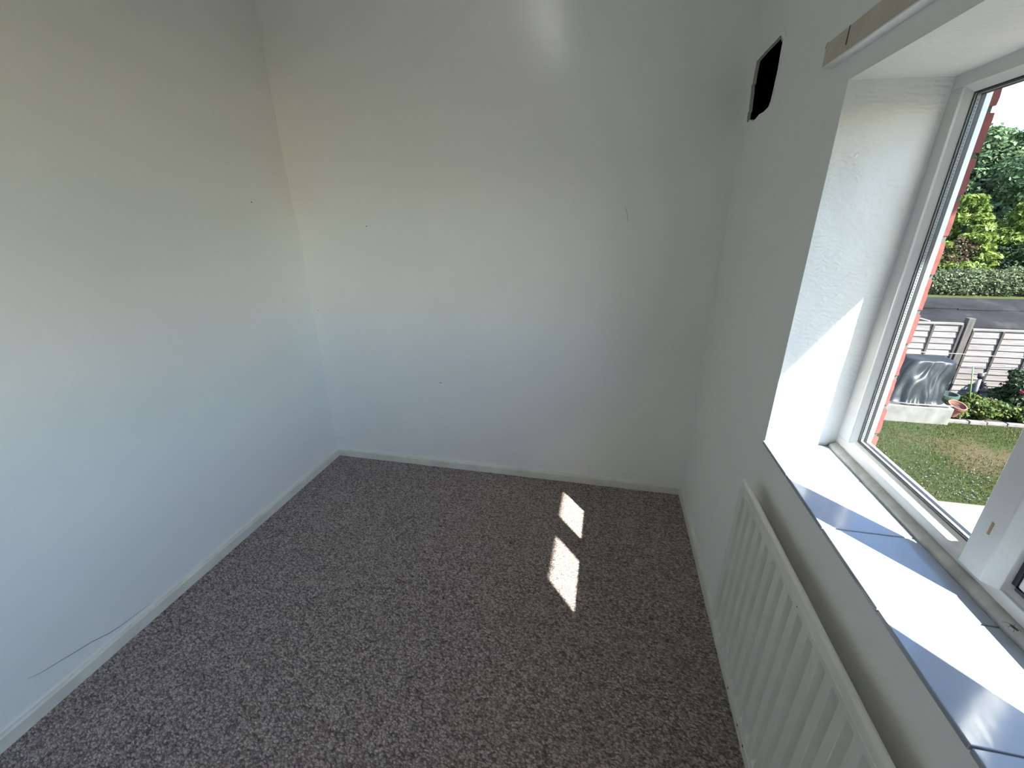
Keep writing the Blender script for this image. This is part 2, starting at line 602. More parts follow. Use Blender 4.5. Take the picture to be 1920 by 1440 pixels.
def on_left(u, t, h):
    return (-W + h + 0.0032, u, t)
def on_back(u, t, h):
    return (u, -h, t)
crack_px = [(-1.557, 0.145), (-1.53, 0.131), (-1.50, 0.123), (-1.445, 0.109), (-1.399, 0.097), (-1.352, 0.078), (-1.32, 0.071), (-1.282, 0.068), (-1.21, 0.060)]
wall_strip('crack', crack_px, [0.0002, 0.0004, 0.0006, 0.0008, 0.0009, 0.0009, 0.0008, 0.0006, 0.0002], M['crack'], wleft, on_left)
for (u, t) in [(-0.277, 1.494)]:
    wall_strip('nail_hole', [(u - 0.003, t), (u + 0.003, t)], [0.002, 0.003], M['crack'], wleft, on_left)
for (u, t, l) in [(-1.693, 1.381, 0.006), (-1.358, 0.551, 0.012), (-2.06, 0.939, 0.004)]:
    wall_strip('nail_hole', [(u - l / 2, t), (u + l / 2, t + 0.002)], [0.0015, 0.0025], M['crack'], wback, on_back)
wall_strip('scratch', [(-0.425, 1.461), (-0.418, 1.44), (-0.410, 1.418), (-0.407, 1.389)], [0.0003, 0.0006, 0.0006, 0.0003], M['crack'], wback, on_back)

# window wall: inner plaster face with the window recess and the ragged vent hole cut out
HOLE = [(-0.286, 1.942), (-0.240, 1.941), (-0.150, 1.942), (-0.052, 1.939), (-0.044, 1.905), (-0.046, 1.872), (-0.033, 1.868),
        (-0.045, 1.845), (-0.052, 1.800), (-0.060, 1.782), (-0.048, 1.778), (-0.052, 1.752), (-0.070, 1.742), (-0.092, 1.748), (-0.140, 1.735), (-0.172, 1.738),
        (-0.205, 1.744), (-0.250, 1.742), (-0.300, 1.748), (-0.322, 1.762), (-0.331, 1.790), (-0.334, 1.850), (-0.331, 1.905), (-0.322, 1.916), (-0.318, 1.926), (-0.306, 1.920), (-0.302, 1.934)]
REC = [(Y_FAR - 0.003, ZS - 0.006), (Y_FAR + 0.016, ZH), (Y_END, ZH + 0.004), (Y_END, ZS - 0.006)]
bm = bmesh.new()
def loop(pts):
    vs = [bm.verts.new((0, a, b)) for a, b in pts]
    return [bm.edges.new((vs[i], vs[(i + 1) % len(vs)])) for i in range(len(vs))]
edges = loop([(Y_NEAR, 0), (0.0, 0), (0.0, H), (Y_NEAR, H)]) + loop(HOLE) + loop(REC) + loop([(W2[0], W2[2]), (W2[1], W2[2]), (W2[1], W2[3]), (W2[0], W2[3])])
bmesh.ops.triangle_fill(bm, use_beauty=True, use_dissolve=False, edges=edges, normal=(-1, 0, 0))
for fc in bm.faces:
    if fc.normal.x > 0:
        fc.normal_flip()
me = bpy.data.meshes.new('wall_right')
bm.to_mesh(me)
bm.free()
me.materials.append(M['wall'])
wright = bpy.data.objects.new('wall_right', me)
COL.objects.link(wright)
struct(wright, 'white painted wall holding the window and the black vent hole', 'wall')

# recess: far jamb (textured plaster), head, near jamb
def quad_grid(A, B, C, D, n, m, amp, seed):
    A, B, C, D = map(Vector, (A, B, C, D))
    v, f = [], []
    nrm = (B - A).cross(D - A).normalized()
    for i in range(n + 1):
        for j in range(m + 1):
            s, t = i / n, j / m
            p = (A * (1 - s) + B * s) * (1 - t) + (D * (1 - s) + C * s) * t
            e = min(s, 1 - s, t, 1 - t)
            p = p + nrm * amp * noise.noise((p.x * 9 + seed, p.y * 9, p.z * 9)) * min(1, e * 6)
            v.append(p)
    for i in range(n):
        for j in range(m):
            a = i * (m + 1) + j
            f.append((a, a + 1, a + m + 2, a + m + 1))
    return v, f
XB = X_FR + 0.03
yf0, yf1, yg0, yg1 = Y_FAR - 0.003, Y_FAR + 0.016, Y_FAR + 0.006, Y_FAR - 0.020
v, f = quad_grid((0, yf0, ZS - 0.006), (XB, yg0, ZS - 0.006), (XB, yg1, 1.672), (0, yf1, ZH), 12, 40, 0.003, 1.0)
raw('far_jamb', v, f, M['plaster'], wright, True)
v, f = quad_grid((0, yf1, ZH), (XB, yg1, 1.672), (XB, Y_END, 1.674), (0, Y_END, ZH + 0.004), 12, 40, 0.003, 4.0)
raw('window_head', v, f, M['plaster'], wright, True)
v, f = quad_grid((0, Y_END, ZS - 0.006), (XB, Y_END, ZS - 0.006), (XB, Y_END, 1.674), (0, Y_END, ZH + 0.004), 8, 20, 0.003, 7.0)
raw('near_jamb', v, f, M['plaster'], wright, True)

# vent hole: broken plaster rim, shaft behind it coloured near black
vent = empty('vent_hole', (0, -0.19, 1.735))
v, f = [], []
n = len(HOLE)
cxh, czh = -0.19, 1.84
for dx, sc in ((0.0, 1.0), (0.012, 1.0), (0.03, 1.04), (0.15, 1.04)):
    for a, b in HOLE:
        v.append((dx, cxh + (a - cxh) * sc, czh + (b - czh) * sc))
rim_f = [(i, (i + 1) % n, n + (i + 1) % n, n + i) for i in range(n)]
raw('plaster_rim', v[:2 * n], rim_f, M['rawplaster'], vent)
sh_f = [(r * n + i, r * n + (i + 1) % n, (r + 1) * n + (i + 1) % n, (r + 1) * n + i) for r in (1, 2) for i in range(n)]
sh_f.append(tuple(range(3 * n, 4 * n)))
raw('shaft', v, sh_f, M['black'], vent)
# lip of old filler along the window side of the hole
mb = MB()
lip = [(-0.306, 1.944), (-0.338, 1.936), (-0.341, 1.90), (-0.342, 1.84), (-0.338, 1.785), (-0.328, 1.758), (-0.30, 1.742)]
mb.tube([(0.0, a, b) for a, b in lip], [0.002, 0.005, 0.006, 0.005, 0.006, 0.005, 0.002], 6)
mb.build('filler_lip', M['wall'], vent, smooth=True)
tag(vent, 'ragged black vent hole broken through the white wall beside the window', 'hole')

# baseboards
def baseboard(name, prof_pts, a, b, axis, flip, label, n=60, seed=0.0):
    """prof: (out, z) profile; runs along axis from a to b with a slightly wavy painted top"""
    v, f = [], []
    k = len(prof_pts)
    for i in range(n + 1):
        t = a + (b - a) * i / n
        for (o, z) in prof_pts:
            z2 = z + (0.0022 * noise.noise((t * 5 + seed, 0, 0)) if z > 0.02 else 0)
            o2 = o + (0.0012 * noise.noise((t * 7 + seed, 3, 0)) if o > 0 else 0)
            v.append(flip(t, o2, z2))
    for i in range(n):
        for j in range(k):
            j2 = (j + 1) % k
            f.append((i * k + j, i * k + j2, (i + 1) * k + j2, (i + 1) * k + j))
    f.append(tuple(range(k)))
    f.append(tuple(range(n * k, (n + 1) * k)))
    o = raw(name, v, f, M['skirt'])
    bmx = bmesh.new()
    bmx.from_mesh(o.data)
    bmesh.ops.recalc_face_normals(bmx, faces=bmx.faces)
    bmx.to_mesh(o.data)
    bmx.free()
    struct(o, label, 'baseboard')
    return o
PROF = [(-0.004, 0.0), (0.015, 0.0), (0.015, 0.040), (0.011, 0.0465), (-0.004, 0.0475)]
baseboard('baseboard_back', PROF, -W + 0.002, -0.002, 'x', lambda t, o, z: (t, -o, z), 'low cream painted baseboard along the end wall')
baseboard('baseboard_left', PROF, Y_NEAR, -0.0155, 'y', lambda t, o, z: (-W + o, t, z), 'low cream painted baseboard along the long left wall', seed=5)
baseboard('baseboard_right', PROF, Y_NEAR, -0.0155, 'y', lambda t, o, z: (-o, t, z), 'low cream painted baseboard under the window wall', seed=9)

# ------------------------------------------------------------------ window sill of glazed tiles
sill = MB().box((0.004, Y_END, ZS - 0.05), (XB, Y_FAR + 0.006, ZS - 0.0025)).build('trim_1', M['grout'])
struct(sill, 'window sill of glossy white tiles with dark joints below the window', 'window sill')
joints = [Y_END, -1.639, -1.4395, -1.2395, -1.0395, Y_FAR - 0.0005]
for a, b in zip(joints, joints[1:]):
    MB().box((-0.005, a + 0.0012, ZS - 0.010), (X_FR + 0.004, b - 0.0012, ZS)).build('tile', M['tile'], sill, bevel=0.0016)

# ------------------------------------------------------------------ window
win = empty('window_1', (X_FR, (Y_FAR + Y_END) / 2, ZS))
struct(win, 'white framed double glazed window with a fixed light and a side sash', 'window')
X_GL, X_OUT = 0.194, 0.2265
z0, z1 = ZS - 0.004, 1.676
gz0, gz1 = 0.858, 1.636          # glass of the fixed light
gy0, gy1 = -0.922, -1.338
# outer frame, four members; inner edges step down to the glass
def member_h(name, y_a, y_b, zf, zg, mat=None):
    """horizontal member: zf outer edge, zg glass edge"""
    s = 1 if zg > zf else -1
    prof = [(X_FR + 0.006, zf), (X_FR + 0.006, zg - s * 0.013), (X_FR + 0.010, zg - s * 0.011), (X_GL, zg), (X_OUT, zg), (X_OUT, zf)]
    return MB().prism(prof, 'y', y_a, y_b).build(name, mat or M['upvc'], win, bevel=0.0012)
def member_v(name, yf, yg, za, zb):
    s = 1 if yg > yf else -1
    prof = [(X_FR + 0.006, yf), (X_FR + 0.006, yg - s * 0.013), (X_FR + 0.010, yg - s * 0.011), (X_GL, yg), (X_OUT, yg), (X_OUT, yf)]
    return MB().prism(prof, 'z', za, zb).build(name, M['upvc'], win, bevel=0.0012)
member_h('bottom_rail', Y_END - 0.01, Y_FAR + 0.01, z0, gz0)
member_h('top_rail', Y_END - 0.01, Y_FAR + 0.01, z1 + 0.012, gz1)
member_v('jamb_frame', Y_FAR + 0.012, gy0, gz0 - 0.012, gz1 + 0.012)
member_v('jamb_frame', Y_END - 0.012, -1.772, gz0 - 0.012, gz1 + 0.012)
# mullion, proud of the frame, with a bevelled near edge
MB().prism([(0.160, -1.336), (0.160, -1.383), (0.176, -1.400), (X_OUT, -1.400), (X_OUT, -1.334), (X_GL, -1.334)], 'z', 0.846, 1.648).build('mullion', M['upvc'], win, bevel=0.0015)
MB().box((0.1590, -1.360, 0.925), (0.1602, -1.364, 0.948)).build('tape_mark', M['tan'], win)
# sealant bead between frame and recess
bp = [(X_FR - 0.012, ZS), (X_FR - 0.010, ZS + 0.007), (X_FR - 0.003, ZS + 0.012), (X_FR + 0.007, ZS + 0.016), (X_FR + 0.007, ZS)]
v, f = [], []
NB = 90
for i in range(NB + 1):
    t = Y_END + (Y_FAR - 0.004 - Y_END) * i / NB
    for j, (x, z) in enumerate(bp):
        w = 0.0022 * noise.noise((t * 26, j * 0.7, 2.0))
        v.append((x + (w if j < 3 else 0), t, z + (abs(w) if 0 < j < 4 else 0)))
k = len(bp)
for i in range(NB):
    for j in range(k):
        j2 = (j + 1) % k
        f.append((i * k + j, (i + 1) * k + j, (i + 1) * k + j2, i * k + j2))
raw('sealant_bead', v, f, M['bead'], win, True)

def edge_ring(x0, x1, ya, yb, za, zb, t):
    r = MB()
    r.box((x0, ya, za), (x1, ya + t, zb)).box((x0, yb - t, za), (x1, yb, zb))
    r.box((x0, ya + t, za), (x1, yb - t, za + t)).box((x0, ya + t, zb - t), (x1, yb - t, zb))
    return r
def glazing(parent, ya, yb, za, zb, xg):
    """sealed unit: two panes, perforated spacer bar round the edge, black seals"""
    for x, gm in ((xg, 'glass'), (xg + 0.0175, 'glass_outer')):
        MB().box((x, ya + 0.0002, za + 0.0002), (x + 0.003, yb - 0.0002, zb - 0.0002)).build('pane', M[gm], parent)
    t = 0.004
    xa = xg + 0.0033
    s = edge_ring(xa, xa + 0.0065, ya, yb, za, zb, t).build('spacer_bar', M['alu'], parent)
    dots = MB()
    zz = za + 0.012
    while zz < zb - 0.01:
        dots.box((xa + 0.0018, yb - t - 0.0003, zz), (xa + 0.0036, yb - t, zz + 0.0022))
        zz += 0.0062
    d = dots.build('perforations', M['rubber'], s)
    d['kind'] = 'stuff'
    edge_ring(xa + 0.0066, xg + 0.0173, ya, yb, za, zb, t + 0.0006).build('edge_seal', M['rubber'], parent)
    edge_ring(xg - 0.0016, xg - 0.0002, ya, yb, za, zb, 0.0032).build('gasket', M['rubber'], parent)
glazing(win, gy1 + 0.004, gy0, gz0, gz1, X_GL + 0.002)

# side-hung sash
sash = MB()
sy0, sy1, sz0, sz1 = -1.408, -1.768, gz0 + 0.006, gz1 - 0.006
sx0, sx1 = 0.187, X_OUT + 0.010
st = 0.030
sash.box((sx0, sy0 - st, sz0), (sx1, sy0, sz1)).box((sx0, sy1, sz0), (sx1, sy1 + st * 0.6, sz1))
sash.box((sx0, sy1 + st * 0.6, sz0), (sx1, sy0 - st, sz0 + st * 0.7)).box((sx0, sy1 + st * 0.6, sz1 - st * 1.3), (sx1, sy0 - st, sz1))
so = sash.build('sash', M['upvc'], win, bevel=0.004, seg=3)
glazing_parent = so
for x in (X_GL + 0.002, X_GL + 0.0195):
    MB().box((x, sy1 + st * 0.6 - 0.003, sz0 + st * 0.7 - 0.003), (x + 0.004, sy0 - st + 0.003, sz1 - st * 1.3 + 0.003)).build('pane', M['glass'], so)
gk = MB()
gk.box((0.186, sy0, sz0), (0.230, sy0 + 0.0075, sz1)).box((0.186, sy1 - 0.004, sz0), (0.230, sy1, sz1)).box((0.186, sy1, sz0 - 0.006), (0.230, sy0, sz0)).box((0.186, sy1, sz1), (0.230, sy0, sz1 + 0.006))
gk.build('gasket', M['rubber'], win)
hd = MB()
hd.box((0.160, -1.759, 1.20), (0.176, -1.742, 1.29)).box((0.146, -1.756, 1.20), (0.160, -1.744, 1.215)).box((0.140, -1.757, 1.10), (0.150, -1.743, 1.215))
hd.build('handle', M['upvc'], so, bevel=0.003)

# window added in the same wall, behind the camera, to brighten the room
win2 = empty('added_window', (X_FR, (W2[0] + W2[1]) / 2, W2[2]))
struct(win2, 'wide white framed window added behind the camera to bring in daylight', 'window')
y0_, y1_, z0_, z1_ = W2
MB().box((0, y0_, z0_ - 0.02), (0.212, y1_, z0_)).box((0, y0_, z1_), (0.212, y1_, z1_ + 0.02)).box((0, y0_ - 0.02, z0_), (0.212, y0_, z1_)).box((0, y1_, z0_), (0.212, y1_ + 0.02, z1_)).build('reveal', M['plaster'], win2)
fr2 = MB()
fr2.box((X_FR, y0_, z0_), (X_OUT, y1_, z0_ + 0.05)).box((X_FR, y0_, z1_ - 0.05), (X_OUT, y1_, z1_)).box((X_FR, y0_, z0_ + 0.05), (X_OUT, y0_ + 0.05, z1_ - 0.05)).box((X_FR, y1_ - 0.05, z0_ + 0.05), (X_OUT, y1_, z1_ - 0.05))
fr2.build('frame', M['upvc'], win2, bevel=0.002)
ym = [y0_ + (y1_ - y0_) * k_ / 3 for k_ in range(4)]
for k_ in (1, 2):
    MB().box((X_FR, ym[k_] - 0.035, z0_ + 0.05), (X_OUT, ym[k_] + 0.035, z1_ - 0.05)).build('mullion', M['upvc'], win2, bevel=0.002)
for k_ in range(3):
    MB().box((0.205, ym[k_] + 0.035, z0_ + 0.045), (0.209, ym[k_ + 1] - 0.035, z1_ - 0.045)).build('pane', M['glass'], win2)

# dead insect caught on the sealant
bug = empty('dead_insect', (0.166, -1.452, ZS + 0.013))
MB().lathe([(0.0004, -0.007), (0.0014, -0.004), (0.0018, 0.0), (0.0013, 0.003), (0.0012, 0.0045), (0.0010, 0.007), (0.0003, 0.008)], 8, (0.166, -1.452, ZS + 0.0165), Matrix.Rotation(math.radians(80), 3, 'X')).build('body', M['insect'], bug, smooth=True)
lg = MB()
for i, (dx, dy) in enumerate([(-0.012, 0.006), (-0.010, 0.0), (-0.009, -0.006), (0.009, 0.004), (0.008, -0.004)]):
    c = Vector((0.166, -1.452 + dy * 0.5, ZS + 0.0165))
    lg.tube([c, c + Vector((dx * 0.4, dy * 0.4, 0.002)), c + Vector((dx * 0.7, dy, -0.001))], 0.0003, 5)
lg.build('legs', M['insect'], bug)
tag(bug, 'tiny dark dead insect on the window frame bead above the sill', 'insect')

# ------------------------------------------------------------------ curtain batten above the window
bat = empty('curtain_batten', (0, -0.748, 1.732))
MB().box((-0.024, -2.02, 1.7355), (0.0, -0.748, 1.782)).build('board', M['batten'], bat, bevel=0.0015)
MB().box((-0.0245, -2.02, 1.732), (0.0, -0.7475, 1.7355)).build('bounce_lit_edge', M['wall'], bat, bevel=0.0008)  # white strip stands in for sill light bounced onto the underside
mb = MB()
mb.add([(-0.0248, -0.856, 1.781), (-0.0248, -0.853, 1.781), (-0.0248, -0.8515, 1.748), (-0.0248, -0.856, 1.748),
        (-0.0236, -0.856, 1.781), (-0.0236, -0.853, 1.781), (-0.0236, -0.8515, 1.748), (-0.0236, -0.856, 1.748)],
       [(0, 1, 2, 3), (4, 7, 6, 5), (0, 4, 5, 1), (1, 5, 6, 2), (2, 6, 7, 3), (3, 7, 4, 0)])
mb.build('paint_mark', M['mark'], bat)
pts = []
for i in range(11):
    a = math.radians(-60 + 300 * i / 10)
    pts.append((-0.020 - 0.0, -0.744 + 0.006 * math.cos(a), 1.7785 + 0.006 * math.sin(a)))
MB().tube(pts, 0.0012, 6).build('screw_hook', M['mark'], bat, smooth=True)
tag(bat, 'narrow old painted wooden curtain batten fixed above the window', 'batten')

# ------------------------------------------------------------------ radiator
RX, RZ0, RZ1, RY0, RY1 = -0.056, 0.132, 0.703, -0.910, -1.760
rad = empty('radiator', (RX, RY0, RZ0))
PITCHR, NR = 0.0490, 17
th = 0.022
def ribx(yd):
    """depth of the pressed channel at distance yd from the far end"""
    u = ((yd - 0.030) / PITCHR) % 1.0
    if yd < 0.022 or yd > abs(RY1 - RY0) - 0.022:
        return 0.0
    for (a0, h0), (a1, h1) in zip(RIBP, RIBP[1:]):
        if u <= a1:
            return 0.019 * (h0 + (h1 - h0) * (u - a0) / (a1 - a0))
    return 0.0
RIBP = [(0.0, 0.0), (0.10, 0.0), (0.12, 0.05), (0.20, 0.95), (0.22, 1.0), (0.50, 1.0), (0.52, 0.95), (0.60, 0.05), (0.62, 0.0), (0.80, 0.0), (1.0, 0.0)]
ycols = [0.0, 0.002, 0.006, 0.015, 0.022]
k_ = 0
Lr = abs(RY1 - RY0)
while 0.030 + k_ * PITCHR < Lr - 0.03:
    for (u_, h_) in RIBP[:-1]:
        yq = 0.030 + (k_ + u_) * PITCHR
        if yq < Lr - 0.026:
            ycols.append(yq)
    k_ += 1
ycols += [Lr - 0.022, Lr - 0.015, Lr - 0.006, Lr - 0.002, Lr]
zrows = [(RZ0, 0.006, 0), (RZ0 + 0.002, 0.002, 0), (RZ0 + 0.006, 0.0, 0), (RZ0 + 0.022, 0.0, 0), (RZ0 + 0.024, 0.0015, 0), (RZ0 + 0.027, 0.0, 0),
         (RZ0 + 0.040, 0.0, 0.05), (RZ0 + 0.048, 0.0, 0.6), (RZ0 + 0.056, 0.0, 1)]
for i in range(1, 8):
    zrows.append((RZ0 + 0.056 + (RZ1 - 0.056 - 0.056 - RZ0) * i / 8, 0.0, 1))
zrows += [(RZ1 - 0.056, 0.0, 1), (RZ1 - 0.048, 0.0, 0.6), (RZ1 - 0.040, 0.0, 0.05), (RZ1 - 0.026, 0.0, 0), (RZ1 - 0.0235, 0.0022, 0), (RZ1 - 0.021, 0.0, 0),
          (RZ1 - 0.010, 0.0, 0), (RZ1 - 0.004, 0.0018, 0), (RZ1 - 0.001, 0.005, 0), (RZ1, 0.009, 0), (RZ1 - 0.001, 0.013, 0), (RZ1 - 0.005, 0.0165, 0), (RZ1 - 0.02, th, 0), (RZ0 + 0.01, th, 0)]
v, f = [], []
L = abs(RY1 - RY0)
for yd in ycols:
    e = min(yd, L - yd)
    rnd = 0.005 * (1 - min(1, e / 0.006)) ** 2
    for (z, dx, m) in zrows:
        x = RX + dx + m * ribx(yd) + (rnd if dx < 0.012 else 0)
        x += 0.0006 * noise.noise((yd * 11, z * 11, 0.0))
        v.append((x, RY0 - yd, z))
nz = len(zrows)
for i in range(len(ycols) - 1):
    for j in range(nz):
        j2 = (j + 1) % nz
        f.append((i * nz + j, i * nz + j2, (i + 1) * nz + j2, (i + 1) * nz + j))
f.append(tuple(range(nz - 1, -1, -1)))
f.append(tuple(range((len(ycols) - 1) * nz, len(ycols) * nz)))
pan = raw('ribbed_panel', v, f, M['rad'], rad, True)
bmx = bmesh.new()
bmx.from_mesh(pan.data)
bmesh.ops.recalc_face_normals(bmx, faces=bmx.faces)
bmx.to_mesh(pan.data)
bmx.free()
md = pan.modifiers.new('edge', 'EDGE_SPLIT')
md.split_angle = math.radians(24)
for yb in (-1.14, -1.62):
    MB().box((RX + th, yb - 0.015, 0.24), (-0.002, yb + 0.015, 0.62)).build('wall_bracket', M['rad'], rad, bevel=0.002)
# weld dimples along the lower edge, some chipped to bare metal
for i in range(15):
    yd = 0.035 + i * PITCHR
    c = (RX - 0.0002, RY0 - yd - 0.01, RZ0 + 0.014)
    MB().lathe([(0.0001, 0.0016), (0.0022, 0.0012), (0.0038, 0.0)], 8, c, Matrix.Rotation(math.radians(-90), 3, 'Y')).build('weld_dimple', M['radmark'] if i in (4, 6, 7, 9) else M['rad'], pan, smooth=True)
for (yd, z) in ((0.42, RZ1 - 0.030), (0.30, RZ1 - 0.002)):
    MB().lathe([(0.0001, 0.0006), (0.0016, 0.0003), (0.0019, 0.0)], 8, (RX + (0.0 if z < RZ1 - 0.01 else 0.006), RY0 - yd, z), Matrix.Rotation(math.radians(-90 if z < RZ1 - 0.01 else -30), 3, 'Y')).build('paint_chip', M['radmark'], pan)
MB().tube([(-0.046, RY1 + 0.004, 0.155), (-0.046, RY1 - 0.035, 0.155)], 0.010, 10).tube([(-0.046, RY1 - 0.035, 0.175), (-0.046, RY1 - 0.035, 0.0)], 0.0075, 10).build('valve_pipe', M['metal'], rad, smooth=True)
tag(rad, 'white ribbed panel radiator under the tiled window sill', 'radiator')

# ------------------------------------------------------------------ outside: house wall, eaves
ext = MB()
XE0, XE1 = 0.150, 0.262
BY0, BY1, BZ0, BZ1 = -0.850, -1.812, 0.775, 1.668
XW = 0.205
ext.box((XE0 + 0.06, -0.850, -2.7), (XE1, 4.0, 2.4)).box((XE0 + 0.06, W2[1], -2.7), (XE1, BY1, 2.4)).box((XE0 + 0.06, -8.0, -2.7), (XE1, W2[0], 2.4))
ext.box((XE0 + 0.06, W2[0], -2.7), (XE1, W2[1], W2[2])).box((XE0 + 0.06, W2[0], W2[3]), (XE1, W2[1], 2.4))
ext.box((XE0 + 0.06, BY1, -2.7), (XE1, BY0, BZ0)).box((XE0 + 0.06, BY1, BZ1), (XE1, BY0, 2.4))
house = ext.build('wall_outside', M['brickwall'])
struct(house, 'red brick outer leaf of the house round the window', 'wall')
# single bricks of the far jamb seen through the glass
NBR = 15
for i in range(NBR):
    zb = 0.690 + i * 0.0845
    half = i % 2
    x1 = XE1 + 0.0135 + random.uniform(-0.002, 0.003)
    y0 = -0.862 + random.uniform(-0.003, 0.002)
    wlen = 0.105 if half else 0.215
    a = Vector((0.2275, y0, zb))
    b = Vector((x1, y0 + wlen, zb + 0.0735))
    mb = MB()
    nx, nzb = 4, 6
    # subdivided block with chipped arrises
    def P(s, r, t):
        p = Vector((a.x + (b.x - a.x) * s, a.y + (b.y - a.y) * r, a.z + (b.z - a.z) * t))
        edge = (abs(s - 0.5) > 0.49) + (abs(r - 0.5) > 0.49) + (abs(t - 0.5) > 0.49)
        if edge >= 2 and s > 0.9:
            c = 0.004 * abs(noise.noise((p.x * 40 + i, p.y * 40, p.z * 45)))
            p.x -= c + 0.0012
            if t > 0.99: p.z -= c
            if t < 0.01: p.z += c
        return p
    S_, T_ = [0, 0.5, 1], [k_ / 5 for k_ in range(6)]
    bmb = bmesh.new()
    grid = {}
    def gv(s, r, t):
        key = (round(s, 3), round(r, 3), round(t, 3))
        if key not in grid:
            grid[key] = bmb.verts.new(P(s, r, t))
        return grid[key]
    for (s0, s1) in zip(S_, S_[1:]):
        for (t0, t1) in zip(T_, T_[1:]):
            bmb.faces.new((gv(s0, 0, t0), gv(s1, 0, t0), gv(s1, 0, t1), gv(s0, 0, t1)))
            bmb.faces.new((gv(s0, 1, t0), gv(s0, 1, t1), gv(s1, 1, t1), gv(s1, 1, t0)))
    for (t0, t1) in zip(T_, T_[1:]):
        bmb.faces.new((gv(1, 0, t0), gv(1, 1, t0), gv(1, 1, t1), gv(1, 0, t1)))
        bmb.faces.new((gv(0, 0, t0), gv(0, 0, t1), gv(0, 1, t1), gv(0, 1, t0)))
    for (s0, s1) in zip(S_, S_[1:]):
        bmb.faces.new((gv(s0, 0, 0), gv(s0, 1, 0), gv(s1, 1, 0), gv(s1, 0, 0)))
        bmb.faces.new((gv(s0, 0, 1), gv(s1, 0, 1), gv(s1, 1, 1), gv(s0, 1, 1)))
    bmesh.ops.recalc_face_normals(bmb, faces=bmb.faces)
    meb = bpy.data.meshes.new('brick')
    bmb.to_mesh(meb)
    bmb.free()
    meb.materials.append(M['brick'])
    ob = bpy.data.objects.new('brick', meb)
    COL.objects.link(ob)
    ob.parent = house
MB().box((0.2275, -0.8585, 0.690), (XE1 + 0.0105, -0.80, 0.690 + NBR * 0.0845)).build('mortar_joint', M['mortar'], house)
MB().prism([(0.2268, 0.775), (0.305, 0.762), (0.305, 0.782), (0.2268, 0.800)], 'y', BY1 - 0.03, BY0 + 0.03).build('outer_sill', M['white_out'], house, bevel=0.003)

eaves = empty('roof_eaves', (0.27, -1.3, 2.40))
struct(eaves, 'roof edge with soffit and gutter sheltering the window outside', 'roof')
MB().box((0.262, -8.0, 2.405), (0.815, 4.0, 2.42)).build('soffit', M['white_out'], eaves)
MB().box((0.790, -8.0, 2.400), (0.808, 4.0, 2.55)).build('fascia', M['white_out'], eaves)
GC, GR = (0.860, 2.443), 0.050
prof = [(GC[0] + GR * math.cos(math.radians(180 + 18 * k_)), GC[1] + GR * math.sin(math.radians(180 + 18 * k_))) for k_ in range(11)]
prof += [(GC[0] + (GR - 0.004) * math.cos(math.radians(360 - 18 * k_)), GC[1] + (GR - 0.004) * math.sin(math.radians(360 - 18 * k_))) for k_ in range(11)]
MB().prism(prof, 'y', -8.0, 4.0).build('gutter', M['rubber'], eaves)
MB().prism([(-3.0, 4.45), (0.85, 2.52), (0.85, 2.56), (-3.0, 4.49)], 'y', -8.0, 4.0).build('roof_slope', M['rooftile'], eaves)

# ------------------------------------------------------------------ garden ground
ZG = -2.70
g0 = MB().box((-3, 9.24, ZG - 0.2), (90, 90, ZG)).box((17.0, -70, ZG - 0.2), (90, 9.24, ZG)).build('ground_1', M['field'])
struct(g0, 'far green lawn beyond the fence in front of the hedge', 'lawn')
lawn = MB().box((0.27, 4.52, ZG - 0.2), (17, 7.60, ZG)).box((6.2, -9, ZG - 0.2), (17, 4.52, ZG)).build('ground_2', M['lawn'])
struct(lawn, 'patchy green and straw coloured lawn below the window', 'lawn')
patio = MB().box((0.27, -9, ZG - 0.2), (6.2, 4.50, ZG + 0.015)).build('ground_3', M['paving'])
struct(patio, 'pale sandy concrete patio at the near edge of the lawn', 'patio')
bed = MB().box((0.27, 7.60, ZG - 0.2), (17, 9.24, ZG + 0.02)).build('ground_4', M['soil'])
struct(bed, 'dark soil of the flower bed along the fence', 'flower bed')
# stones edging the bed
xx = 6.72
edg = empty('bed_edging', (6.7, 7.63, ZG))
while xx < 13:
    w = random.uniform(0.30, 0.46)
    MB().box((xx, 7.60 + random.uniform(-0.012, 0.012), ZG + 0.0), (xx + w - 0.02, 7.69 + random.uniform(-0.01, 0.01), ZG + 0.075 + random.uniform(-0.01, 0.015))).build('stone', M['stone'], edg, bevel=0.012)
    xx += w
tag(edg, 'row of pale edging stones between the lawn and the flower bed', 'edging')

def blades(name, n, xr, yr, z, h, w, mat, label, dens=None):
    x = RNG.uniform(*xr, n)
    y = RNG.uniform(*yr, n)
    keep = RNG.uniform(0, 1, n) < np.clip(np.hypot(x - 6.55, (y - 6.35) * 1.2) / 1.1, 0.12, 1.0)
    x, y = x[keep], y[keep]
    n = len(x)
    hh = h * RNG.uniform(0.5, 1.3, n)
    a = RNG.uniform(0, 2 * np.pi, n)
    lean = RNG.normal(0, 0.45, (n, 2)) * hh[:, None]
    P0 = np.stack([x - np.cos(a) * w, y - np.sin(a) * w, np.full(n, z)], 1)
    P1 = np.stack([x + np.cos(a) * w, y + np.sin(a) * w, np.full(n, z)], 1)
    P2 = np.stack([x + lean[:, 0], y + lean[:, 1], z + hh], 1)
    v = np.stack([P0, P1, P2], 1).reshape(-1, 3)
    f = [(3 * i, 3 * i + 1, 3 * i + 2) for i in range(n)]
    o = raw(name, v.tolist(), f, mat)
    tag(o, label, 'grass', kind='stuff')
    return o
blades('grass', 34000, (3.8, 10.5), (4.55, 7.58), ZG, 0.035, 0.006, M['blade'], 'short sparse grass growing over the patchy lawn')
